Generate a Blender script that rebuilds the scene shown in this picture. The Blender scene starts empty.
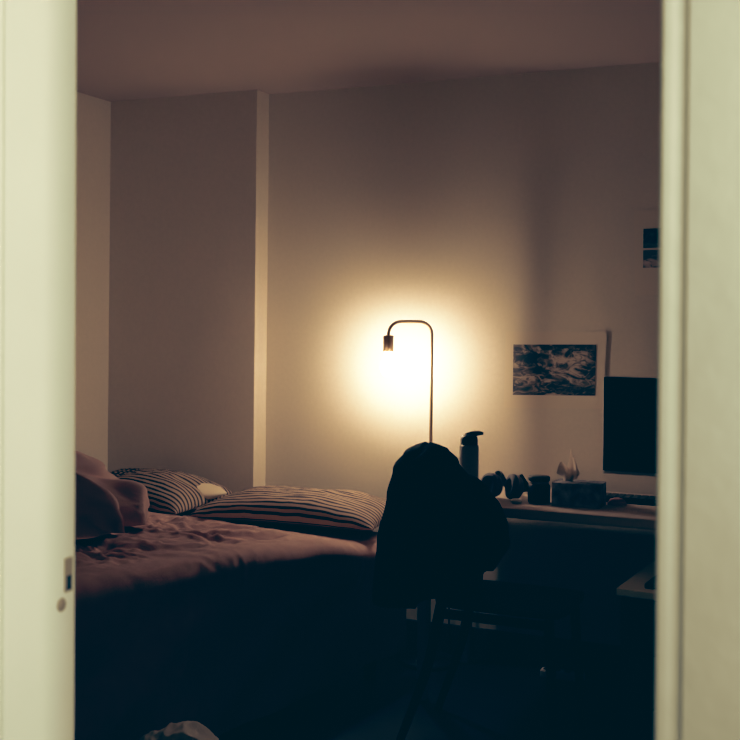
import bpy, bmesh, math, random
from mathutils import Vector, Matrix, noise

random.seed(7)
SC = bpy.context.scene
COL = SC.collection
PI = math.pi


# ------------------------------------------------------------------ materials
def mat(name, col, rough=.6, metal=0., bump=0., bscale=40., var=0., vscale=8., sheen=0., spec=.4, emit=None, estr=0.):
    m = bpy.data.materials.new(name)
    m.use_nodes = True
    nt = m.node_tree
    b = nt.nodes['Principled BSDF']
    b.inputs['Roughness'].default_value = rough
    b.inputs['Metallic'].default_value = metal
    b.inputs['Specular IOR Level'].default_value = spec
    b.inputs['Base Color'].default_value = (*col, 1)
    if sheen:
        b.inputs['Sheen Weight'].default_value = sheen
    if emit:
        b.inputs['Emission Color'].default_value = (*emit, 1)
        b.inputs['Emission Strength'].default_value = estr
    tc = nt.nodes.new('ShaderNodeTexCoord')
    if var:
        n = nt.nodes.new('ShaderNodeTexNoise')
        n.inputs['Scale'].default_value = vscale
        n.inputs['Detail'].default_value = 6
        nt.links.new(tc.outputs['Object'], n.inputs['Vector'])
        r = nt.nodes.new('ShaderNodeValToRGB')
        r.color_ramp.elements[0].position = .3
        r.color_ramp.elements[1].position = .7
        r.color_ramp.elements[0].color = (*[max(0, c * (1 - var)) for c in col], 1)
        r.color_ramp.elements[1].color = (*[min(1, c * (1 + var)) for c in col], 1)
        nt.links.new(n.outputs['Fac'], r.inputs['Fac'])
        nt.links.new(r.outputs['Color'], b.inputs['Base Color'])
    if bump:
        n2 = nt.nodes.new('ShaderNodeTexNoise')
        n2.inputs['Scale'].default_value = bscale
        n2.inputs['Detail'].default_value = 4
        nt.links.new(tc.outputs['Object'], n2.inputs['Vector'])
        bp = nt.nodes.new('ShaderNodeBump')
        bp.inputs['Strength'].default_value = bump
        bp.inputs['Distance'].default_value = .01
        nt.links.new(n2.outputs['Fac'], bp.inputs['Height'])
        nt.links.new(bp.outputs['Normal'], b.inputs['Normal'])
    return m


def stripe_mat(name, dark, light, n_v, check=0.):
    m = mat(name, light, .85, spec=.1)
    nt = m.node_tree
    b = nt.nodes['Principled BSDF']
    uv = nt.nodes.new('ShaderNodeUVMap')
    sp = nt.nodes.new('ShaderNodeSeparateXYZ')
    nt.links.new(uv.outputs['UV'], sp.inputs[0])

    def band(sock, n, thr):
        mu = nt.nodes.new('ShaderNodeMath'); mu.operation = 'MULTIPLY'; mu.inputs[1].default_value = n * 2 * PI
        si = nt.nodes.new('ShaderNodeMath'); si.operation = 'SINE'
        rm = nt.nodes.new('ShaderNodeMapRange')
        rm.inputs['From Min'].default_value = thr - .25; rm.inputs['From Max'].default_value = thr + .25
        nt.links.new(sock, mu.inputs[0]); nt.links.new(mu.outputs[0], si.inputs[0]); nt.links.new(si.outputs[0], rm.inputs['Value'])
        return rm.outputs['Result']
    f = band(sp.outputs['Y'], n_v, -.1)
    if check:
        g = band(sp.outputs['X'], n_v * 1.3, .2)
        lim = nt.nodes.new('ShaderNodeMapRange')      # cross threads only toward one end
        lim.inputs['From Min'].default_value = check; lim.inputs['From Max'].default_value = check + .03
        nt.links.new(sp.outputs['X'], lim.inputs['Value'])
        mx = nt.nodes.new('ShaderNodeMath'); mx.operation = 'MAXIMUM'
        nt.links.new(g, mx.inputs[0]); nt.links.new(lim.outputs['Result'], mx.inputs[1])
        mm = nt.nodes.new('ShaderNodeMath'); mm.operation = 'MULTIPLY'
        nt.links.new(f, mm.inputs[0]); nt.links.new(mx.outputs[0], mm.inputs[1])
        f = mm.outputs[0]
    mix = nt.nodes.new('ShaderNodeMix'); mix.data_type = 'RGBA'
    mix.inputs[6].default_value = (*dark, 1); mix.inputs[7].default_value = (*light, 1)
    nt.links.new(f, mix.inputs[0])
    nt.links.new(mix.outputs[2], b.inputs['Base Color'])
    return m


def swirl_mat(name, dark, mid, light, scale, dist, lo=.42, hi=.66):
    m = mat(name, dark, .5)
    nt = m.node_tree
    b = nt.nodes['Principled BSDF']
    tc = nt.nodes.new('ShaderNodeTexCoord')
    mp = nt.nodes.new('ShaderNodeMapping'); mp.inputs['Scale'].default_value = (1, 1, 1.9)
    n = nt.nodes.new('ShaderNodeTexNoise')
    n.inputs['Scale'].default_value = scale; n.inputs['Detail'].default_value = 7
    n.inputs['Roughness'].default_value = .62; n.inputs['Distortion'].default_value = dist
    r = nt.nodes.new('ShaderNodeValToRGB')
    r.color_ramp.elements[0].position = lo; r.color_ramp.elements[0].color = (*dark, 1)
    r.color_ramp.elements[1].position = hi; r.color_ramp.elements[1].color = (*light, 1)
    e = r.color_ramp.elements.new((lo + hi) / 2); e.color = (*mid, 1)
    nt.links.new(tc.outputs['Object'], mp.inputs['Vector']); nt.links.new(mp.outputs[0], n.inputs['Vector'])
    n2 = nt.nodes.new('ShaderNodeTexNoise'); n2.inputs['Scale'].default_value = scale * .55; n2.inputs['Detail'].default_value = 2
    nt.links.new(mp.outputs[0], n2.inputs['Vector'])
    mx = nt.nodes.new('ShaderNodeMath'); mx.operation = 'MULTIPLY_ADD'; mx.inputs[1].default_value = .6; mx.inputs[2].default_value = -.30
    nt.links.new(n2.outputs['Fac'], mx.inputs[0])
    ad = nt.nodes.new('ShaderNodeMath'); ad.operation = 'ADD'
    nt.links.new(n.outputs['Fac'], ad.inputs[0]); nt.links.new(mx.outputs[0], ad.inputs[1])
    nt.links.new(ad.outputs[0], r.inputs['Fac']); nt.links.new(r.outputs['Color'], b.inputs['Base Color'])
    return m


M = dict(
    wall=mat('wall_paint', (.70, .655, .60), .9, bump=.06, bscale=220, var=.025, vscale=60, spec=.15),
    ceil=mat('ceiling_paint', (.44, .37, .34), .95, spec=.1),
    floor=mat('dark_wood_floor', (.026, .019, .016), .55, var=.35, vscale=5, spec=.25),
    skirt=mat('dark_skirting', (.05, .04, .035), .6),
    frame=mat('door_frame_paint', (.74, .74, .60), .7, bump=.04, bscale=30, var=.02, vscale=6, spec=.3),
    strike=mat('worn_brass', (.30, .24, .17), .6, .3),
    hole=mat('latch_hole', (.015, .015, .015), .9),
    sheet=mat('mauve_cotton', (.47, .31, .29), .9, bump=.12, bscale=260, var=.06, vscale=20, sheen=.05, spec=.1),
    duvet=mat('brown_mauve_cotton', (.42, .29, .27), .9, bump=.12, bscale=260, sheen=.05, spec=.1),
    mattress=mat('mattress_ticking', (.16, .13, .125), .9),
    bedwood=mat('bed_dark_wood', (.03, .022, .018), .6),
    white_case=mat('white_pillow_cotton', (.85, .78, .66), .85),
    lamp_metal=mat('bronze_lamp_metal', (.34, .24, .16), .45, .55),
    filament=mat('lit_filament', (1, .9, .7), .3, emit=(1, .62, .33), estr=385.),
    socket=mat('brown_lamp_socket', (.62, .44, .31), .6, .1),
    lamp_base=mat('dark_bronze_base', (.05, .036, .026), .5, .5),
    desk=mat('white_desk_laminate', (.62, .52, .48), .45, spec=.3),
    desk_leg=mat('white_desk_leg', (.75, .70, .64), .5),
    black=mat('black_plastic', (.012, .012, .014), .45),
    screen=mat('dark_screen_glass', (.006, .007, .008), .55, spec=.1),
    bezel=mat('grey_monitor_bezel', (.5, .5, .5), .5),
    grey=mat('grey_metal_bottle', (.26, .27, .28), .45, .1),
    jacket=mat('black_jacket_cloth', (.010, .010, .012), .95, bump=.2, bscale=120, spec=.05),
    chairwood=mat('chair_dark_wood', (.018, .014, .012), .6, spec=.15),
    box=mat('tissue_box_card', (.26, .25, .29), .7, var=.9, vscale=24),
    tissue=mat('white_tissue', (.75, .66, .58), .9),
    glass=mat('dark_jar_glass', (.035, .035, .04), .35, spec=.3),
    label=mat('pale_jar_rim', (.35, .30, .28), .5),
    pad=mat('headphone_pad', (.16, .15, .17), .75),
    cupshell=mat('headphone_shell', (.22, .16, .18), .5),
    pink=mat('pink_paper', (.42, .26, .27), .8),
    white=mat('white_plastic', (.72, .68, .64), .5),
    paper=mat('print_paper', (.72, .66, .59), .85),
    swirl=swirl_mat('water_photograph', (.035, .045, .06), (.13, .115, .11), (.50, .42, .35), 15, 1.9, .43, .66),
    sea=swirl_mat('dark_photograph', (.03, .05, .07), (.07, .09, .11), (.20, .20, .20), 14, .5),
    shore=swirl_mat('grey_photograph', (.14, .14, .16), (.42, .36, .36), (.66, .55, .52), 16, .8),
    pale_bag=mat('grey_laundry_cloth', (.50, .48, .44), .9, bump=.2, bscale=60),
    cart=mat('white_cabinet_top', (.72, .68, .60), .5),
    cartbody=mat('dark_cabinet_body', (.02, .02, .022), .7),
)
gm = bpy.data.materials.new('lit_bulb_glass'); gm.use_nodes = True       # thin glowing glass, light passes through it
nt = gm.node_tree; nt.nodes.clear()
go_ = nt.nodes.new('ShaderNodeOutputMaterial'); ga = nt.nodes.new('ShaderNodeAddShader')
gt = nt.nodes.new('ShaderNodeBsdfTransparent'); ge = nt.nodes.new('ShaderNodeEmission')
ge.inputs[0].default_value = (1, .62, .33, 1); ge.inputs[1].default_value = 45.
nt.links.new(gt.outputs[0], ga.inputs[0]); nt.links.new(ge.outputs[0], ga.inputs[1]); nt.links.new(ga.outputs[0], go_.inputs[0])
M['bulb'] = gm
M['ticking'] = stripe_mat('striped_pillow_cotton', (.050, .043, .052), (.42, .33, .27), 20)
M['ticking_check'] = stripe_mat('striped_checked_cotton', (.050, .043, .052), (.42, .33, .27), 20, .40)


# ------------------------------------------------------------------ helpers
def obj(name, bm, m, parent=None, smooth=True, bevel=0., sub=0):
    me = bpy.data.meshes.new(name)
    bmesh.ops.recalc_face_normals(bm, faces=bm.faces)
    bm.to_mesh(me); bm.free()
    o = bpy.data.objects.new(name, me); COL.objects.link(o)
    me.materials.append(m)
    for p in me.polygons:
        p.use_smooth = smooth
    if parent:
        o.parent = parent
        o.matrix_parent_inverse = Matrix.Translation(parent.location).inverted() if parent.type == 'EMPTY' else Matrix()
    if bevel:
        b = o.modifiers.new('bevel', 'BEVEL'); b.width = bevel; b.segments = 2; b.limit_method = 'ANGLE'
    if sub:
        s = o.modifiers.new('sub', 'SUBSURF'); s.levels = sub; s.render_levels = sub
    return o


def tag(o, label, cat, group=None, kind=None):
    o['label'] = label; o['category'] = cat
    if group: o['group'] = group
    if kind: o['kind'] = kind
    return o


def struct(name, bm, m, parent=None, bevel=0., smooth=False):
    o = obj(name, bm, m, parent, smooth, bevel)
    o['kind'] = 'structure'
    return o


def thing(name, loc, label, cat, group=None):
    o = bpy.data.objects.new(name, None); COL.objects.link(o)
    o.location = loc; o.empty_display_size = .1
    return tag(o, label, cat, group)


def box(bm, x0, x1, y0, y1, z0, z1, mtx=None):
    vs = [bm.verts.new((x, y, z)) for x in (x0, x1) for y in (y0, y1) for z in (z0, z1)]
    for f in ((0, 1, 3, 2), (4, 6, 7, 5), (0, 4, 5, 1), (2, 3, 7, 6), (0, 2, 6, 4), (1, 5, 7, 3)):
        bm.faces.new([vs[i] for i in f])
    if mtx:
        for v in vs: v.co = mtx @ v.co
    return bm


def B(*a, **k):
    return box(bmesh.new(), *a, **k)


def lathe(bm, prof, c, seg=28, axis=None):
    """prof: list of (radius, height); axis: a direction, default up."""
    q = Vector((0, 0, 1)).rotation_difference(Vector(axis)) if axis else None
    rings = []
    for r, h in prof:
        ring = []
        if r < 1e-5:
            p = Vector((0, 0, h)); p = q @ p if q else p
            ring = [bm.verts.new(p + Vector(c))]
        else:
            for i in range(seg):
                a = 2 * PI * i / seg
                p = Vector((r * math.cos(a), r * math.sin(a), h)); p = q @ p if q else p
                ring.append(bm.verts.new(p + Vector(c)))
        rings.append(ring)
    for a, b in zip(rings, rings[1:]):
        n = max(len(a), len(b))
        for i in range(n):
            j = (i + 1) % n
            f = []
            for v in (a[i % len(a)], a[j % len(a)], b[j % len(b)], b[i % len(b)]):
                if v not in f: f.append(v)
            if len(f) > 2:
                try: bm.faces.new(f)
                except ValueError: pass
    for ring in (rings[0], rings[-1]):
        if len(ring) > 2: bm.faces.new(ring)
    return bm


def catmull(pts, n=8):
    P = [Vector(p) for p in pts]
    P = [P[0] * 2 - P[1]] + P + [P[-1] * 2 - P[-2]]
    out = []
    for i in range(1, len(P) - 2):
        for k in range(n):
            t = k / n
            a, b, c, d = P[i - 1:i + 3]
            out.append(.5 * ((2 * b) + (c - a) * t + (2 * a - 5 * b + 4 * c - d) * t * t + (3 * b - a - 3 * c + d) * t ** 3))
    out.append(P[-2])
    return out


def tube(bm, pts, rad, seg=12, rough=0.):
    """pts: polyline; rad: number or list of radii (one per point)."""
    P = [Vector(p) for p in pts]
    n = len(P)
    R = rad if isinstance(rad, (list, tuple)) else [rad] * n
    if len(R) != n:
        R = [R[min(len(R) - 1, int(i / (n - 1) * (len(R) - 1)))] * (1 - (i / (n - 1) * (len(R) - 1)) % 1)
             + R[min(len(R) - 1, int(i / (n - 1) * (len(R) - 1)) + 1)] * ((i / (n - 1) * (len(R) - 1)) % 1) for i in range(n)]
    up = Vector((0, 0, 1)) if abs((P[1] - P[0]).normalized().z) < .9 else Vector((1, 0, 0))
    rings = []
    for i, p in enumerate(P):
        t = (P[min(n - 1, i + 1)] - P[max(0, i - 1)]).normalized()
        s = t.cross(up).normalized(); up = s.cross(t).normalized()
        ring = []
        for k in range(seg):
            a = 2 * PI * k / seg
            d = s * math.cos(a) + up * math.sin(a)
            r = R[i]
            if rough: r *= 1 + rough * noise.noise((p + d * r) * 14)
            ring.append(bm.verts.new(p + d * r))
        rings.append(ring)
    for a, b in zip(rings, rings[1:]):
        for k in range(seg):
            bm.faces.new((a[k], a[(k + 1) % seg], b[(k + 1) % seg], b[k]))
    bm.faces.new(rings[0]); bm.faces.new(rings[-1])
    return bm


def grid(bm, f, nu, nv, uv=False):
    """f(u,v) -> point, u and v in 0..1."""
    V = [[bm.verts.new(f(i / nu, j / nv)) for j in range(nv + 1)] for i in range(nu + 1)]
    lay = bm.loops.layers.uv.verify() if uv else None
    for i in range(nu):
        for j in range(nv):
            fc = bm.faces.new((V[i][j], V[i + 1][j], V[i + 1][j + 1], V[i][j + 1]))
            if uv:
                for lp, (a, b) in zip(fc.loops, ((i, j), (i + 1, j), (i + 1, j + 1), (i, j + 1))):
                    lp[lay].uv = (a / nu, b / nv)
    return bm


def ridge(p, octs=3):
    s, a, tot = 0, 1, 0
    q = Vector(p)
    for _ in range(octs):
        s += a * (1 - 2 * abs(noise.noise(q))); tot += a
        q = q * 2.03 + Vector((3.1, 1.7, 9.2)); a *= .5
    return s / tot


def lerp_tab(x, tab):
    if x <= tab[0][0]: return tab[0][1]
    for (a, va), (b, vb) in zip(tab, tab[1:]):
        if x <= b:
            t = (x - a) / (b - a); t = t * t * (3 - 2 * t)
            return va + (vb - va) * t
    return tab[-1][1]


# ------------------------------------------------------------------ the room
XL, XR, YB, YF0, YF1, CEIL = -3.19, 1.0, 4.35, 1.144, 1.293, 2.403
struct('floor', B(-3.3, 1.6, -1.6, 4.45, -.05, 0), M['floor'])
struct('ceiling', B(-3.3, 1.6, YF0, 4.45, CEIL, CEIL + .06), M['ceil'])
struct('wall_back', B(-3.3, 1.1, YB, YB + .1, 0, CEIL), M['wall'])
struct('wall_left', B(XL - .1, XL, YF0, YB, 0, CEIL), M['wall'])
struct('wall_right', B(XR, XR + .1, YF0, YB, 0, CEIL), M['wall'])
M['breast'] = mat('wall_paint_lightened', (.74, .69, .64), .9, bump=.06, bscale=220, var=.025, vscale=60, spec=.15)  # same paint as the walls, made paler to brighten the dimly lit front
pj = bmesh.new()                                   # shallow boxed-out section in the far left corner
box(pj, XL, -2.407, 4.24, YB, 0, CEIL)
o = struct('wall_projection', pj, M['breast'])
o.data.materials.append(M['wall'])
for p in o.data.polygons:
    if p.normal.x > .5: p.material_index = 1
JL, JR = -1.030, -.1768                             # faces of the door opening
fw = bmesh.new()
box(fw, -3.3, JL - .03, YF0 + .01, YF1 - .01, 0, CEIL)
box(fw, JR + .03, 1.6, YF0 + .01, YF1 - .01, 0, CEIL)
box(fw, JL - .03, JR + .03, YF0 + .01, YF1 - .01, 2.07, CEIL)
struct('wall_front', fw, M['wall'])
struct('baseboard_back', B(-2.405, XR, YB - .014, YB, 0, .125), M['skirt'], bevel=.004)
struct('baseboard_left', B(XL, XL + .014, YF1, 4.24, 0, .125), M['skirt'], bevel=.004)

# door frame: jambs, head and casings with a beaded inner edge
door = bpy.data.objects.new('door_1', None); COL.objects.link(door)
door.location = ((JL + JR) / 2, YF0, 0); door['kind'] = 'structure'


def lean(bm, k, z0=1.39):
    for v in bm.verts: v.co.x += (v.co.z - z0) * k
    return bm


lj = lean(B(JL - .03, JL, YF0, YF1, 0, 2.05), -.006)
jamb_l = obj('jamb', lj, M['frame'], door, False, bevel=.004)
obj('jamb', lean(B(JR, JR + .03, YF0, YF1, 0, 2.05), -.002), M['frame'], door, False, bevel=.004)
obj('head_jamb', B(JL - .03, JR + .03, YF0, YF1, 2.03, 2.07), M['frame'], door, False, bevel=.004)


def casing(x, s):
    """profile from the opening outwards: rounded bead, cove, flat board."""
    prof = [(.000, .0), (.000, .0176), (.0010, .0186), (.003, .0190), (.010, .0188), (.015, .0184), (.0185, .0182),
            (.022, .0182), (.0255, .0185), (.0275, .0190), (.034, .0190), (.11, .0190), (.115, .0175), (.115, .0)]
    bm = bmesh.new()
    rows = []
    for z in (0, 2.10):
        rows.append([bm.verts.new((x + s * a, YF0 - b, z)) for a, b in prof])
    n = len(prof)
    for i in range(n):
        bm.faces.new((rows[0][i], rows[0][(i + 1) % n], rows[1][(i + 1) % n], rows[1][i]))
    bm.faces.new(rows[0]); bm.faces.new(rows[1])
    return bm


obj('casing', lean(casing(JR, 1), -.002), M['frame'], door, False)
obj('casing', lean(casing(JL - .004, -1), -.006), M['frame'], door, False)
obj('head_casing', B(JL - .10, JR + .10, YF0 - .022, YF0 - .001, 2.055, 2.15), M['frame'], door, False, bevel=.004)
sp = B(JL - .002, JL + .0045, 1.268, 1.284, .996, 1.045)
strike = obj('strike_plate', sp, M['strike'], door, False, bevel=.001)
strike['label'] = 'worn brass strike plate'
obj('latch_hole', B(JL - .002, JL + .0052, 1.270, 1.281, .999, 1.020), M['hole'], strike, False)
pit = bmesh.new(); lathe(pit, [(.010, 0), (.009, .0012), (0, .0015)], (JL + .0022, 1.262, .980), 16, (1, 0, 0))
obj('screw_hole', pit, M['strike'], door)

# ------------------------------------------------------------------ bed
O = Vector((-1.60, 3.95, 0)); ES = Vector((-.156, -.988, 0)).normalized(); ET = Vector((-ES.y * -1, 0, 0))
ET = Vector((-.988, .156, 0)).normalized()
BW, BL = 1.27, 2.0


def bedpt(s, t, z):
    p = O + ES * s + ET * t
    return Vector((p.x, p.y, z))


def bed_box(s0, s1, t0, t1, z0, z1):
    bm = bmesh.new()
    box(bm, s0, s1, t0, t1, z0, z1)
    for v in bm.verts: v.co = bedpt(v.co.x, v.co.y, v.co.z)
    return bm


bed = thing('bed', bedpt(1, .63, 0), 'low dark bed with a mattress under a mauve sheet, left of the room', 'bed')
obj('bed_frame', bed_box(.02, BL - .04, .03, BW - .02, .16, .27), M['bedwood'], bed, False, bevel=.01)
obj('mattress', bed_box(-.06, BL - .04, .04, BW - .03, .271, .485), M['mattress'], bed, False, bevel=.04)
for s in (.08, BL - .12):
    for t in (.07, BW - .1):
        c = bedpt(s, t, 0)
        obj('leg', lathe(bmesh.new(), [(.022, 0), (.03, .16)], c, 14), M['bedwood'], bed)

ZE = [(-.1, .545), (.15, .560), (.55, .626), (1.02, .667), (1.64, .694), (2.0, .70)]


def sheet_pt(u, v):
    s = -.08 + v * (BL + .08)
    ze = lerp_tab(s, ZE)
    R = .055
    L1, L2, L3 = .44, R * PI / 2, BW - R * 2
    a = u * (L1 + L2 + L3 + L2)
    lo = .10
    if a < L1:
        k = a / L1
        z = lo + (ze - R - lo) * k
        t = -.012 + .02 * (1 - k)
        n = Vector((0, -1, 0))
    elif a < L1 + L2:
        th = (a - L1) / R
        t = R - R * math.cos(th) - .012 * (1 - th / (PI / 2)); z = ze - R + R * math.sin(th)
        n = Vector((0, -math.cos(th), math.sin(th)))
    elif a < L1 + L2 + L3:
        t = R + (a - L1 - L2); z = ze
        n = Vector((0, 0, 1))
    else:
        th = (a - L1 - L2 - L3) / R
        t = BW - R + R * math.sin(th); z = ze - R + R * math.cos(th)
        n = Vector((0, math.sin(th), math.cos(th)))
    q = Vector((s, t, z))
    w = Vector((noise.noise(q * 3), noise.noise(q * 3 + Vector((5, 5, 5))), 0)) * .25
    f = 1.6 * (ridge(Vector((s * 7.5 + w.x * 7, t * 6.5 + w.y * 7, z * 3)), 3) - .55)
    g = ridge(Vector((s * 17 - t * 5, t * 15 + s * 4, z * 6 + 3)), 2) - .5
    calm = min(1, max(.10, (t - .05) / .22)) * (.4 + .6 * min(1, max(0, (s - .36) / .2)))
    amp = .030 * calm
    if a < L1: amp = .003 + .004 * (1 - a / L1)
    elif a < L1 + L2: amp = .004
    d = amp * f + amp * .35 * g
    if a < L1:                                     # long tension creases down the hanging side
        d += .009 * min(1, (1 - k) * 4) * math.sin((z * 22 + s * 9) + 2 * noise.noise(q * 2))
    if s < 0: d *= .5
    q = q + n * d
    return bedpt(q.x, q.y, max(q.z, .489) if a > L1 + L2 * .7 and a < L1 + L2 + L3 else q.z)


sh = grid(bmesh.new(), sheet_pt, 210, 230)
tag(obj('bed_sheet', sh, M['sheet']), 'creased mauve sheet spread over the bed and hanging down its side', 'bed sheet')


# pillows: two bowed faces stitched along a seam
def pillow(name, c, L, W, T, rz, m, seed, tilt=0., sag=0., parent=None, n=44):
    mt = Matrix.Translation(Vector(c)) @ Matrix.Rotation(rz, 4, 'Z') @ Matrix.Rotation(tilt, 4, 'X')
    bm = bmesh.new()

    def arc_table(half, p):
        k, acc, tab = 400, 0., [(0., -1.)]
        pr = None
        for i in range(k + 1):
            b = -math.cos(PI * i / k)
            q = (b * half, T / 2 * max(0, 1 - abs(b) ** p) ** .42)
            if pr:
                acc += math.hypot(q[0] - pr[0], q[1] - pr[1]); tab.append((acc, b))
            pr = q
        return [(s_ / acc, b) for s_, b in tab]

    def arc(tab, w):
        for (s0, b0), (s1, b1) in zip(tab, tab[1:]):
            if w <= s1:
                return b0 + (b1 - b0) * (w - s0) / max(1e-9, s1 - s0)
        return 1.
    tu, tv = arc_table(L / 2, 2.6), arc_table(W / 2, 2.4)

    def face(sg):
        def f(u, v):
            a, b = 2 * u - 1, 2 * v - 1
            a, b = arc(tu, u), arc(tv, v)
            pa, pb = 1 - abs(a) ** 2.6, 1 - abs(b) ** 2.4
            h = (max(pa, 0) * max(pb, 0)) ** .42
            x = a * L / 2 * (1 - .07 * (1 - abs(a)) * 0 - .05 * (b * b) * 0 - .06 * (1 - b * b) * abs(a) ** 3 * -1 * 0)
            x = a * L / 2 * (1 - .05 * (1 - b * b) * a * a)
            y = b * W / 2 * (1 - .09 * (1 - a * a) * b * b)
            z = sg * T / 2 * h
            z += sg * h * .012 * noise.noise(Vector((a * 2.5 + seed, b * 2.2, seed)))
            z += .006 * (1 - h) * noise.noise(Vector((a * 7 + seed, b * 7, 2)))
            z += h * .006 * ridge(Vector((a * 3 + seed, b * 6, seed)), 2)
            if sg < 0: z *= .45
            return mt @ Vector((x, y, z - sag * a * a))
        return f
    grid(bm, face(1), n, n, True)
    grid(bm, face(-1), n, n, True)
    bmesh.ops.remove_doubles(bm, verts=bm.verts, dist=.0008)
    return obj(name, bm, m, parent)


p1 = pillow('pillow', (-2.035, 3.975, .617), .78, .45, .17, math.radians(4), M['ticking'], 3.2, .0, .012)
tag(p1, 'striped pillow lying flat on the bed nearest the lamp', 'pillow', 'striped bed pillows')
p2 = thing('pillow', (-2.75, 4.0, .58), 'striped pillow on the far corner of the bed with a white end poking out', 'pillow', 'striped bed pillows')
pillow('pillowcase', (-2.78, 3.97, .632), .62, .42, .19, math.radians(-3), M['ticking_check'], 8.4, .06, .015, p2)
w = bmesh.new()
lathe(w, [(0, -.11), (.07, -.10), (.085, -.05), (.078, .0), (.048, .06), (.016, .105), (0, .114)], (0, 0, 0), 28)
for v in w.verts:
    q = v.co.copy()
    v.co = Vector((q.z * 1.0, q.y * 1.1, q.x * .46)) + Vector((-2.53, 4.03, .650))
    v.co += Vector((0, 0, .010 * noise.noise(v.co * 18)))
obj('pillow_insert', w, M['white_case'], p2)['label'] = 'white pillow end'


# bunched duvet at the near end of the bed
def heap(c, r, rz, seed, folds, amp, nu=110, nv=90, p=2.2, base=None, shear=0., freq=5.):
    bm = bmesh.new()
    rings = []
    for j in range(nv + 1):
        ph = PI / 2 * (1 - j / nv)
        ring = []
        for i in range(nu):
            a = 2 * PI * i / nu
            d = Vector((math.cos(a) * math.cos(ph), math.sin(a) * math.cos(ph), math.sin(ph)))
            k = (abs(d.x) ** p + abs(d.y) ** p + abs(d.z) ** p) ** (-1 / p)
            q = Vector((d.x * k * r[0], d.y * k * r[1], d.z * k * r[2]))
            wv = noise.noise(q * 4 + Vector((seed, 0, 0))) * .5
            f = ridge(Vector((a * folds / 2 / PI * 0 + q.x * freq + q.z * freq * .8 + wv, q.y * freq * .45 + seed, q.z * freq * .4)), 3)
            g = noise.noise(q * 5 + Vector((seed, seed, 0)))
            q = q * (1 + amp * f + amp * .8 * g)
            q.x += shear * q.z
            q = Matrix.Rotation(rz, 3, 'Z') @ q
            q = q + Vector(c)
            if base is not None: q.z = max(q.z, base)
            ring.append(bm.verts.new(q))
        rings.append(ring)
        if j == 0:
            pass
    for A, Bq in zip(rings, rings[1:]):
        for i in range(nu):
            bm.faces.new((A[i], A[(i + 1) % nu], Bq[(i + 1) % nu], Bq[i]))
    bmesh.ops.remove_doubles(bm, verts=bm.verts, dist=.0006)
    lowest = [v for v in rings[-1] if v.is_valid]
    try: bm.faces.new(lowest)
    except Exception: pass
    return bm


def duvet_mesh(c, r, seed, nu=150, nv=110):
    """a soft mound of gathered cloth; its creases run down and across it"""
    bm = bmesh.new(); rings = []
    ac = Vector((.74, .32, .59)); al = Vector((.53, .23, -.81)); az = Vector((-.4, .916, 0))
    for j in range(nv + 1):
        ph = PI / 2 - (PI * .72) * j / nv
        ring = []
        for i in range(nu):
            a = 2 * PI * i / nu
            q = Vector((math.cos(a) * math.cos(ph) * r[0], math.sin(a) * math.cos(ph) * r[1], math.sin(ph) * r[2]))
            wv = noise.noise(q * 5 + Vector((seed, 0, 0)))
            x1, x2, x3 = q.dot(ac), q.dot(al), q.dot(az)
            f = 1 - abs(noise.noise(Vector((x1 * 9 + wv * 1.1, x2 * 1.6 + seed, x3 * 2.2)))) * 2.2
            g = 1 - abs(noise.noise(Vector((x1 * 13 + wv * 1.6 + 4, x2 * 2.2, x3 * 4 + seed)))) * 2.0
            q = q * (1 + .20 * (f - .4) + .10 * (g - .4) + .10 * noise.noise(q * 3.2 + Vector((0, seed, 0))))
            q = q + Vector(c)
            q.z = max(q.z, .712 + .004 * wv)
            ring.append(bm.verts.new(q))
        rings.append(ring)
    for A, Bq in zip(rings, rings[1:]):
        for i in range(nu):
            bm.faces.new((A[i], A[(i + 1) % nu], Bq[(i + 1) % nu], Bq[i]))
    bmesh.ops.remove_doubles(bm, verts=bm.verts, dist=.0004)
    return bm


dv = duvet_mesh((-2.57, 2.93, .725), (.42, .36, .20), 4.4)
tag(obj('duvet', dv, M['duvet']), 'brown mauve duvet bunched up in a heap on the bed beside the door frame', 'duvet')

lb = heap((-1.64, 2.50, .0), (.15, .15, .30), .4, 9.1, 7, .13, 80, 60, base=0, freq=12.)
tag(obj('laundry_bag', lb, M['pale_bag']), 'crumpled pale grey cloth bag standing on the floor beside the bed', 'laundry bag')

# ------------------------------------------------------------------ floor lamp
LX, LY = -1.560, 4.20
lamp = thing('floor_lamp', (LX, LY, 0), 'thin bronze floor lamp with bent-over neck and bare lit bulb, behind the chair', 'lamp')
obj('base', lathe(bmesh.new(), [(.115, 0), (.115, .012), (.108, .018), (.014, .022), (.010, .05), (.0075, .06)], (LX, LY, 0), 36), M['lamp_base'], lamp)
dx, dy = -.166, -.060                              # the arm's reach to the socket
path = [(LX, LY, .02), (LX, LY, .5), (LX, LY, .9), (LX, LY, 1.2)]
zt, rr = 1.389, .052
for k in range(9):
    a = PI / 2 * k / 8
    u = rr * (1 - math.cos(a)) / .1746
    path.append((LX + dx * u, LY + dy * u, zt - rr + rr * math.sin(a)))
for k in range(9):
    a = PI / 2 * k / 8
    u = 1 - rr * (1 - math.sin(a)) / .1746
    path.append((LX + dx * u, LY + dy * u, zt - rr + rr * math.cos(a)))
path.append((LX + dx, LY + dy, 1.315))
obj('pole', tube(bmesh.new(), path, .0066, 14), M['lamp_metal'], lamp)
bx_, by_ = LX + dx, LY + dy
obj('socket', lathe(bmesh.new(), [(.008, 1.332), (.0205, 1.331), (.0215, 1.329), (.0215, 1.268), (.019, 1.264)], (bx_, by_, 0), 24), M['socket'], lamp)
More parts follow.
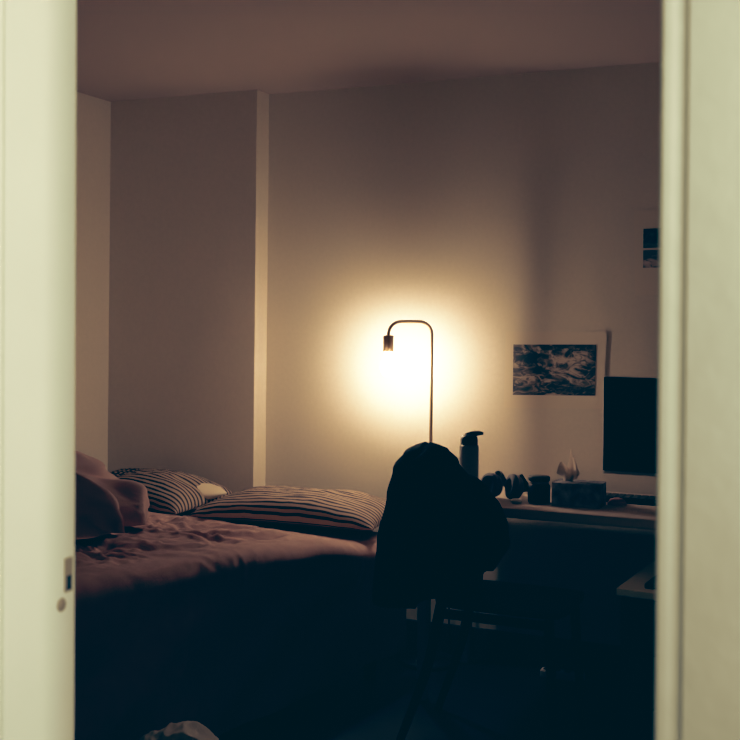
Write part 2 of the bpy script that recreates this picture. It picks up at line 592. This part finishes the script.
obj('bulb', lathe(bmesh.new(), [(0, 1.163), (.013, 1.166), (.023, 1.174), (.0295, 1.188), (.031, 1.202), (.028, 1.219),
                                (.021, 1.237), (.0155, 1.250), (.014, 1.264)], (bx_, by_, 0), 28), M['bulb'], lamp)['label'] = 'bare glowing bulb'
obj('filament', lathe(bmesh.new(), [(0, 1.168), (.005, 1.169), (.011, 1.171), (.011, 1.226), (.005, 1.228), (.003, 1.25), (0, 1.251)], (bx_, by_, 0), 16), M['filament'], lamp)

# ------------------------------------------------------------------ desk and what lies on it
DX0, DX1, DY0, DY1, DZ = -1.448, .20, 3.755, 4.300, .735
desk = thing('desk', ((DX0 + DX1) / 2, (DY0 + DY1) / 2, 0), 'long white desk standing against the back wall behind the chair', 'desk')
obj('desktop', B(DX0, DX1, DY0, DY1, DZ - .036, DZ), M['desk'], desk, False, bevel=.005)
for x in (DX0 + .02, DX1 - .02):
    for y in (DY0 + .03, DY1 - .03):
        obj('leg', B(x - .017, x + .017, y - .017, y + .017, 0, DZ - .036), M['desk_leg'], desk, False, bevel=.003)


mo = thing('monitor', (-.53, 4.06, DZ), 'black computer monitor on the desk at the right of the room', 'monitor')
mx0, mx1, my, mz0, mz1 = -.856, -.29, 4.17, .820, 1.190
obj('casing', B(mx0, mx1, my + .006, my + .035, mz0, mz1), M['bezel'], mo, False, bevel=.004)
obj('screen', B(mx0 + .003, mx1 - .003, my, my + .0055, mz0 + .014, mz1 - .003), M['screen'], mo, False)
obj('stand_neck', B(-.575, -.51, my + .036, my + .055, DZ + .013, 1.0), M['bezel'], mo, False, bevel=.004)
obj('stand_base', B(-.64, -.44, my - .02, my + .13, DZ, DZ + .0125), M['bezel'], mo, False, bevel=.004)

bt = thing('water_bottle', (-1.296, 3.90, DZ), 'grey cylindrical water bottle with black spout lid on the desk', 'bottle')
bc = (-1.296, 3.90, DZ)
obj('body', lathe(bmesh.new(), [(.033, 0), (.036, .006), (.0365, .19), (.034, .197), (.031, .198)], bc, 30), M['grey'], bt)
obj('lid', lathe(bmesh.new(), [(.031, .1985), (.0325, .202), (.033, .216), (.031, .227), (.022, .235), (.01, .238), (0, .2385)], bc, 30), M['black'], bt)
sv = [(bc[0] - .012, bc[1] - .005, DZ + .230), (bc[0] + .012, bc[1] + .004, DZ + .237), (bc[0] + .034, bc[1] + .012, DZ + .241), (bc[0] + .049, bc[1] + .018, DZ + .240)]
obj('spout', tube(bmesh.new(), catmull(sv, 6), [.011, .012, .009, .005], 12), M['black'], bt)

# headphones: two cups standing on edge, band lying back on the desk
hp = thing('headphones', (-1.18, 3.95, DZ), 'dark over-ear headphones lying on the desk between bottle and jar', 'headphones')


def cup(c, ax):
    ax = Vector(ax).normalized()
    cc = Vector(c)
    e = obj('ear_cup', lathe(bmesh.new(), [(0, -.024), (.030, -.023), (.041, -.015), (.0455, -.002), (.0455, .004)], cc, 28, ax), M['cupshell'], hp)
    obj('cushion', lathe(bmesh.new(), [(.046, .0045), (.0475, .012), (.044, .024), (.034, .028), (.025, .022), (.023, .008), (0, .007)], cc, 28, ax), M['pad'], e)


C1, C2 = Vector((-1.212, 3.93, DZ + .048)), Vector((-1.126, 3.93, DZ + .048))
cup(C1, (-.55, -.80, .05)); cup(C2, (-.80, -.60, .14))
arc = catmull([C1 + Vector((.012, .018, .042)), C1 + Vector((.005, .08, .03)), (-1.19, 4.08, DZ + .018), (-1.12, 4.12, DZ + .016),
               (-1.065, 4.07, DZ + .014), (-1.068, 3.99, DZ + .02), (-1.088, 3.955, DZ + .05), C2 + Vector((.014, .010, .042))], 8)
obj('headband', tube(bmesh.new(), arc, .0115, 12), M['black'], hp)

ec = bmesh.new()
lathe(ec, [(0, 0), (.016, .001), (.021, .008), (.017, .016), (0, .018)], (-1.10, 3.855, DZ), 20)
tag(obj('earbud_case', ec, M['white']), 'tiny rounded white case on the desk edge in front of the headphones', 'case')

jr = thing('jar', (-1.032, 3.915, DZ), 'dark round jar with black lid and pale rim beside the tissue box', 'jar')
jc = (-1.032, 3.915, DZ)
obj('body', lathe(bmesh.new(), [(.036, 0), (.041, .006), (.041, .062), (.036, .069), (.035, .071)], jc, 28), M['glass'], jr)
obj('rim', lathe(bmesh.new(), [(.0365, .0715), (.0365, .079)], jc, 28), M['label'], jr)
obj('lid', lathe(bmesh.new(), [(.038, .0795), (.0395, .082), (.0395, .094), (.037, .097), (0, .098)], jc, 28), M['black'], jr)

tb = thing('tissue_box', (-.90, 3.93, DZ), 'dark patterned tissue box with a white tissue standing up, on the desk', 'tissue box')
TM = Matrix.Translation((-.890, 3.935, DZ))
obj('carton', B(-.087, .087, -.055, .055, 0, .083, mtx=TM), M['box'], tb, False, bevel=.002)


def tissue_pt(u, v):
    a = (u - .5) * 2
    fan = .018 + .022 * v
    x = a * fan - .040 + .008 * math.sin(v * 3)
    y = .018 * math.sin(a * 4.2 + v * 2) * (.4 + v)
    pk_ = .052 * math.exp(-((a + .62) / .30) ** 2) + .092 * math.exp(-((a - .10) / .28) ** 2) + .070 * math.exp(-((a - .62) / .30) ** 2) + .018
    z = .0835 + v * pk_ + .004 * noise.noise(Vector((a * 4, v * 3, 1)))
    return TM @ Vector((x, y, z))


ts = grid(bmesh.new(), tissue_pt, 48, 14)
to = obj('tissue', ts, M['tissue'], tb); to['label'] = 'white tissue sheet'
sm = to.modifiers.new('thick', 'SOLIDIFY'); sm.thickness = .0008

kb = thing('keyboard', (-.64, 4.15, DZ), 'slim black keyboard on the desk beneath the monitor', 'keyboard')
KM = Matrix.Translation((-.63, 4.09, DZ)) @ Matrix.Rotation(math.radians(0), 4, 'Z')
obj('body', B(-.215, .215, -.055, .055, 0, .016, mtx=KM), M['black'], kb, False, bevel=.003)
ky = bmesh.new()
for r in range(5):
    for c_ in range(15):
        x = -.205 + c_ * .0275; y = -.048 + r * .0195
        box(ky, x, x + .023, y, y + .016, .0162, .021, mtx=KM)
obj('keys', ky, M['glass'], kb, False)

pk = heap((-.765, 4.0, DZ), (.030, .022, .022), .3, 2.2, 5, .22, 36, 20, base=DZ, freq=60.)
tag(obj('crumpled_paper', pk, M['pink']), 'small crumpled pink paper on the desk in front of the monitor', 'paper')

# cables from the back of the desk to the floor
for i, (x, xo) in enumerate(((-1.515, .006), (-1.424, -.004))):
    pts = catmull([(x, 4.338, .70 if i else .62), (x + xo, 4.34, .45), (x - xo, 4.337, .22), (x + xo * .5, 4.325, .03), (x + .02, 4.318, .006), (x + .07, 4.316, .005)], 8)
    if i == 0: pts = catmull([(-1.49, 4.337, .715), (-1.505, 4.34, .66)] + [tuple(p) for p in pts[6:]], 3)
    tag(obj('cable', tube(bmesh.new(), pts, .0032, 8), M['black']),
        ('thin black cable hanging down the wall right beside the lamp pole', 'thin black cable hanging behind the desk near its left end')[i], 'cable', 'cables behind the desk')
ps = thing('power_strip', (-1.0, 4.24, 0), 'white power strip lying on the floor under the desk', 'power strip')
obj('body', B(-1.10, -.93, 4.215, 4.262, 0, .03), M['white'], ps, False, bevel=.005)
for k in range(4):
    obj('outlet', lathe(bmesh.new(), [(.014, 0), (.014, .0015), (0, .002)], (-1.078 + k * .042, 4.238, .0302), 14), M['black'], ps)

# ------------------------------------------------------------------ drawer cabinet partly under the desk
CM = Matrix.Translation((-.672, 3.512, 0)) @ Matrix.Rotation(math.radians(-5), 4, 'Z')
dc = thing('drawer_cabinet', (-.45, 3.72, 0), 'dark drawer cabinet with a white top, pushed half under the desk at right', 'cabinet')
obj('top_panel', B(0, .46, 0, .46, .526, .55, mtx=CM), M['cart'], dc, False, bevel=.002)
obj('carcass', B(.01, .45, .02, .45, .0, .5255, mtx=CM), M['cartbody'], dc, False, bevel=.003)
for k in range(3):
    d = obj('drawer', B(.014, .446, .004, .0195, .02 + k * .168, .18 + k * .168, mtx=CM), M['cartbody'], dc, False, bevel=.003)
    obj('handle', B(.17, .29, -.006, .0035, .10 + k * .168, .112 + k * .168, mtx=CM), M['bezel'], d, False, bevel=.002)
nb = B(.080, .30, .040, .30, .5505, .566, mtx=CM)
tag(obj('notebook', nb, M['black'], None, False, bevel=.003), 'black notebook lying on the white top of the drawer cabinet', 'notebook')


# ------------------------------------------------------------------ prints on the wall
def sheet(x00, z00, x10, z10, x11, z11, x01, z01, y, curl=0., n=24):
    """corners in order bottom left, bottom right, top right, top left."""
    def f(u, v):
        xb, zb = x00 + (x10 - x00) * u, z00 + (z10 - z00) * u
        xt, zt_ = x01 + (x11 - x01) * u, z01 + (z11 - z01) * u
        return Vector((xb + (xt - xb) * v, y - curl * max(0, (u - .55) / .45) ** 2, zb + (zt_ - zb) * v))
    return grid(bmesh.new(), f, n, 6)


a1 = thing('art_print', (-1.09, 4.349, 1.2), 'unframed paper print of dark swirling water pinned to the wall beside the lamp', 'print')
obj('paper', sheet(-1.298, 1.040, -.891, 1.052, -.880, 1.357, -1.293, 1.352, 4.3475, .002), M['paper'], a1)
obj('photograph', sheet(-1.260, 1.094, -.924, 1.103, -.921, 1.306, -1.260, 1.300, 4.3462, .0014), M['swirl'], a1)['label'] = 'dark picture of swirling water'
a2 = thing('art_print', (-.60, 4.349, 1.68), 'white paper sheet with two small dark pictures, high on the wall at right', 'print')
obj('paper', sheet(-.772, 1.50, -.45, 1.505, -.45, 1.835, -.781, 1.830, 4.3475), M['paper'], a2)
obj('photograph', sheet(-.743, 1.684, -.50, 1.688, -.50, 1.765, -.743, 1.759, 4.3462), M['sea'], a2)['label'] = 'upper dark picture'
obj('photograph', sheet(-.743, 1.607, -.50, 1.611, -.50, 1.680, -.743, 1.676, 4.3462), M['shore'], a2)['label'] = 'lower grey picture'

# ------------------------------------------------------------------ chair with a jacket over its back
CH = thing('dining_chair', (-1.03, 3.53, 0), 'dark wooden chair turned sideways in front of the desk, jacket on its back', 'chair')
CY0, CY1 = 3.36, 3.70


def seat_pt(sg):
    def f(u, v):
        a, b = 2 * u - 1, 2 * v - 1
        k = 1 - .10 * abs(b) ** 4
        x = -1.015 + a * .215 * k
        y = (CY0 + CY1) / 2 + b * .195 * (1 - .10 * abs(a) ** 4)
        e = max(abs(a), abs(b)) ** 6
        return Vector((x, y, .475 + (sg * .016 * (1 - e * .7)) - (.008 * (1 - a * a) * (1 - b * b) if sg > 0 else 0)))
    return f


sb = bmesh.new()
grid(sb, seat_pt(1), 18, 18); grid(sb, seat_pt(-1), 18, 18)
be = [e for e in sb.edges if e.is_boundary]
bmesh.ops.bridge_loops(sb, edges=be)
obj('seat', sb, M['chairwood'], CH)
for y, yo in ((CY0, -.03), (CY1, .012)):
    obj('leg', tube(bmesh.new(), catmull([(-1.34, y + yo, 0), (-1.25, y + yo * .3, .26), (-1.205, y, .475)], 6), [.013, .017, .018], 12), M['chairwood'], CH)
    obj('leg', tube(bmesh.new(), catmull([(-.815, y + yo, 0), (-.835, y + yo * .4, .25), (-.85, y, .462)], 6), [.012, .016, .017], 12), M['chairwood'], CH)
    obj('back_post', tube(bmesh.new(), catmull([(-1.205, y, .475), (-1.245, y, .70), (-1.325, y, .925)], 6), [.017, .015, .012], 12), M['chairwood'], CH)
obj('backrest', tube(bmesh.new(), catmull([(-1.30, CY0 - .01, .885), (-1.325, 3.45, .90), (-1.335, 3.53, .905), (-1.325, 3.61, .90), (-1.30, CY1 + .01, .885)], 6), .022, 12), M['chairwood'], CH)
obj('seat_rail', B(-1.20, -.855, CY0 - .008, CY0 + .008, .43, .458), M['chairwood'], CH, False, bevel=.003)
obj('seat_rail', B(-1.20, -.855, CY1 - .008, CY1 + .008, .43, .458), M['chairwood'], CH, False, bevel=.003)

# jacket: hanging shell, flaring downward, with a hood lump and one loose sleeve
JT = thing('jacket', (-1.29, 3.53, .44), 'black jacket hung over the back of the dark chair', 'jacket')
TABX = [(0, -1.322), (.12, -1.318), (.3, -1.300), (.6, -1.290), (1, -1.285)]
TABHX = [(0, .010), (.03, .055), (.12, .092), (.3, .135), (.6, .180), (1, .200)]
TABHY = [(0, .08), (.03, .155), (.12, .185), (.3, .200), (.6, .205), (1, .20)]
jb = bmesh.new()
rings = []
NU, NV = 84, 60
for j in range(NV + 1):
    t = j / NV
    ring = []
    for i in range(NU):
        a = 2 * PI * i / NU
        ca, sa = math.cos(a), math.sin(a)
        zb = .445 + .085 * max(0, ca) ** .6 + .012 * math.sin(3 * a)
        z = .972 - t * (.972 - zb)
        z -= .035 * (sa * sa) * (1 - t) * (1 if sa < 0 else 1.6)
        e = 2.4
        k = (abs(ca) ** e + abs(sa) ** e) ** (-1 / e)
        f = 1 + (.10 * t) * noise.noise(Vector((ca * 2.4, sa * 2.4, t * 1.2))) + .05 * t * math.sin(a * 7 + 3 * t)
        hx = lerp_tab(t, TABHX); hy = lerp_tab(t, TABHY)
        if ca > 0: hx *= .82
        x = lerp_tab(t, TABX) + ca * k * hx * f
        y = 3.53 + sa * k * hy * f
        y = min(y, 3.742)
        ring.append(jb.verts.new((x, y, z)))
    rings.append(ring)
for A, Bq in zip(rings, rings[1:]):
    for i in range(NU):
        jb.faces.new((A[i], A[(i + 1) % NU], Bq[(i + 1) % NU], Bq[i]))
jb.faces.new(rings[0])
jo = obj('body', jb, M['jacket'], JT)
sm = jo.modifiers.new('thick', 'SOLIDIFY'); sm.thickness = .006; sm.offset = 1
sl = catmull([(-1.28, 3.60, .86), (-1.215, 3.645, .80), (-1.155, 3.672, .72), (-1.138, 3.672, .62), (-1.158, 3.668, .535)], 8)
obj('sleeve', tube(bmesh.new(), sl, [.035, .052, .058, .064, .034], 22, .25), M['jacket'], JT)
sl = catmull([(-1.33, 3.43, .90), (-1.28, 3.36, .83), (-1.245, 3.33, .72), (-1.25, 3.325, .60), (-1.27, 3.33, .50)], 8)
obj('sleeve', tube(bmesh.new(), sl, [.035, .05, .052, .05, .036], 22, .25), M['jacket'], JT)

# ------------------------------------------------------------------ light
hl = bpy.data.lights.new('hall_light', 'AREA')
hl.shape = 'RECTANGLE'; hl.size = .22; hl.size_y = .7
hl.energy = 34.; hl.color = (1., .82, .55)
ho = bpy.data.objects.new('hall_light', hl); COL.objects.link(ho)
ho.location = (.95, .89, 1.75)
ho.rotation_euler = (Vector((-.75, 1.15, 1.45)) - ho.location).to_track_quat('-Z', 'Y').to_euler()

h2 = bpy.data.lights.new('casing_fill_light', 'AREA')  # added fill to brighten the right casing and cabinet front, no actual fixture
h2.shape = 'DISK'; h2.size = .14
h2.energy = .9; h2.color = (1., .86, .40)
h2o = bpy.data.objects.new('casing_fill_light', h2); COL.objects.link(h2o)
h2o.location = (-1.15, .25, 1.95)
h2o.rotation_euler = (Vector((-.05, 1.13, 1.5)) - h2o.location).to_track_quat('-Z', 'Y').to_euler()

wd = bpy.data.worlds.new('night'); SC.world = wd
wd.use_nodes = True
wd.node_tree.nodes['Background'].inputs[0].default_value = (.3, .45, .6, 1)
wd.node_tree.nodes['Background'].inputs[1].default_value = .002

# ------------------------------------------------------------------ camera
cam = bpy.data.cameras.new('camera')
co = bpy.data.objects.new('camera', cam); COL.objects.link(co)
cam.sensor_width = 36; cam.sensor_fit = 'HORIZONTAL'; cam.lens = 36 * 1100 / 740
cam.shift_y = -.056
cam.clip_start = .05
co.matrix_world = (Matrix.Translation((0, 0, 1.39)) @ Matrix.Rotation(math.radians(23.6), 4, 'Z')
                   @ Matrix.Rotation(PI / 2 - math.radians(.4), 4, 'X') @ Matrix.Rotation(math.radians(.6), 4, 'Z'))
cam.dof.use_dof = True; cam.dof.focus_distance = 4.1; cam.dof.aperture_fstop = 5.6
SC.camera = co

# film response: soft shoulder, slightly lifted blue-green blacks
vs = SC.view_settings
vs.view_transform = 'Standard'
vs.exposure = 0.
vs.use_curve_mapping = True
cmap = vs.curve_mapping
cmap.extend = 'EXTRAPOLATED'
RESP = (((0, 0), (.014, .001), (.030, .030), (.063, .086), (.14, .205), (.4, .51), (.7, .80), (1, .93), (1.4, 1)),
        ((0, .0075), (.004, .008), (.015, .026), (.031, .055), (.075, .128), (.22, .33), (.4, .60), (.6, .81), (.9, .97), (1.2, 1)),
        ((0, .0125), (.0015, .0145), (.014, .048), (.035, .085), (.1, .165), (.18, .33), (.3, .57), (.5, .83), (.8, .97), (1, 1)))
cmap.use_clip = False
for ch, pts in enumerate(RESP):
    c = cmap.curves[ch]
    c.points[0].location = pts[0]; c.points[1].location = pts[-1]
    for p in pts[1:-1]: c.points.new(*p)
    for p in c.points: p.handle_type = 'AUTO_CLAMPED'
cmap.update()
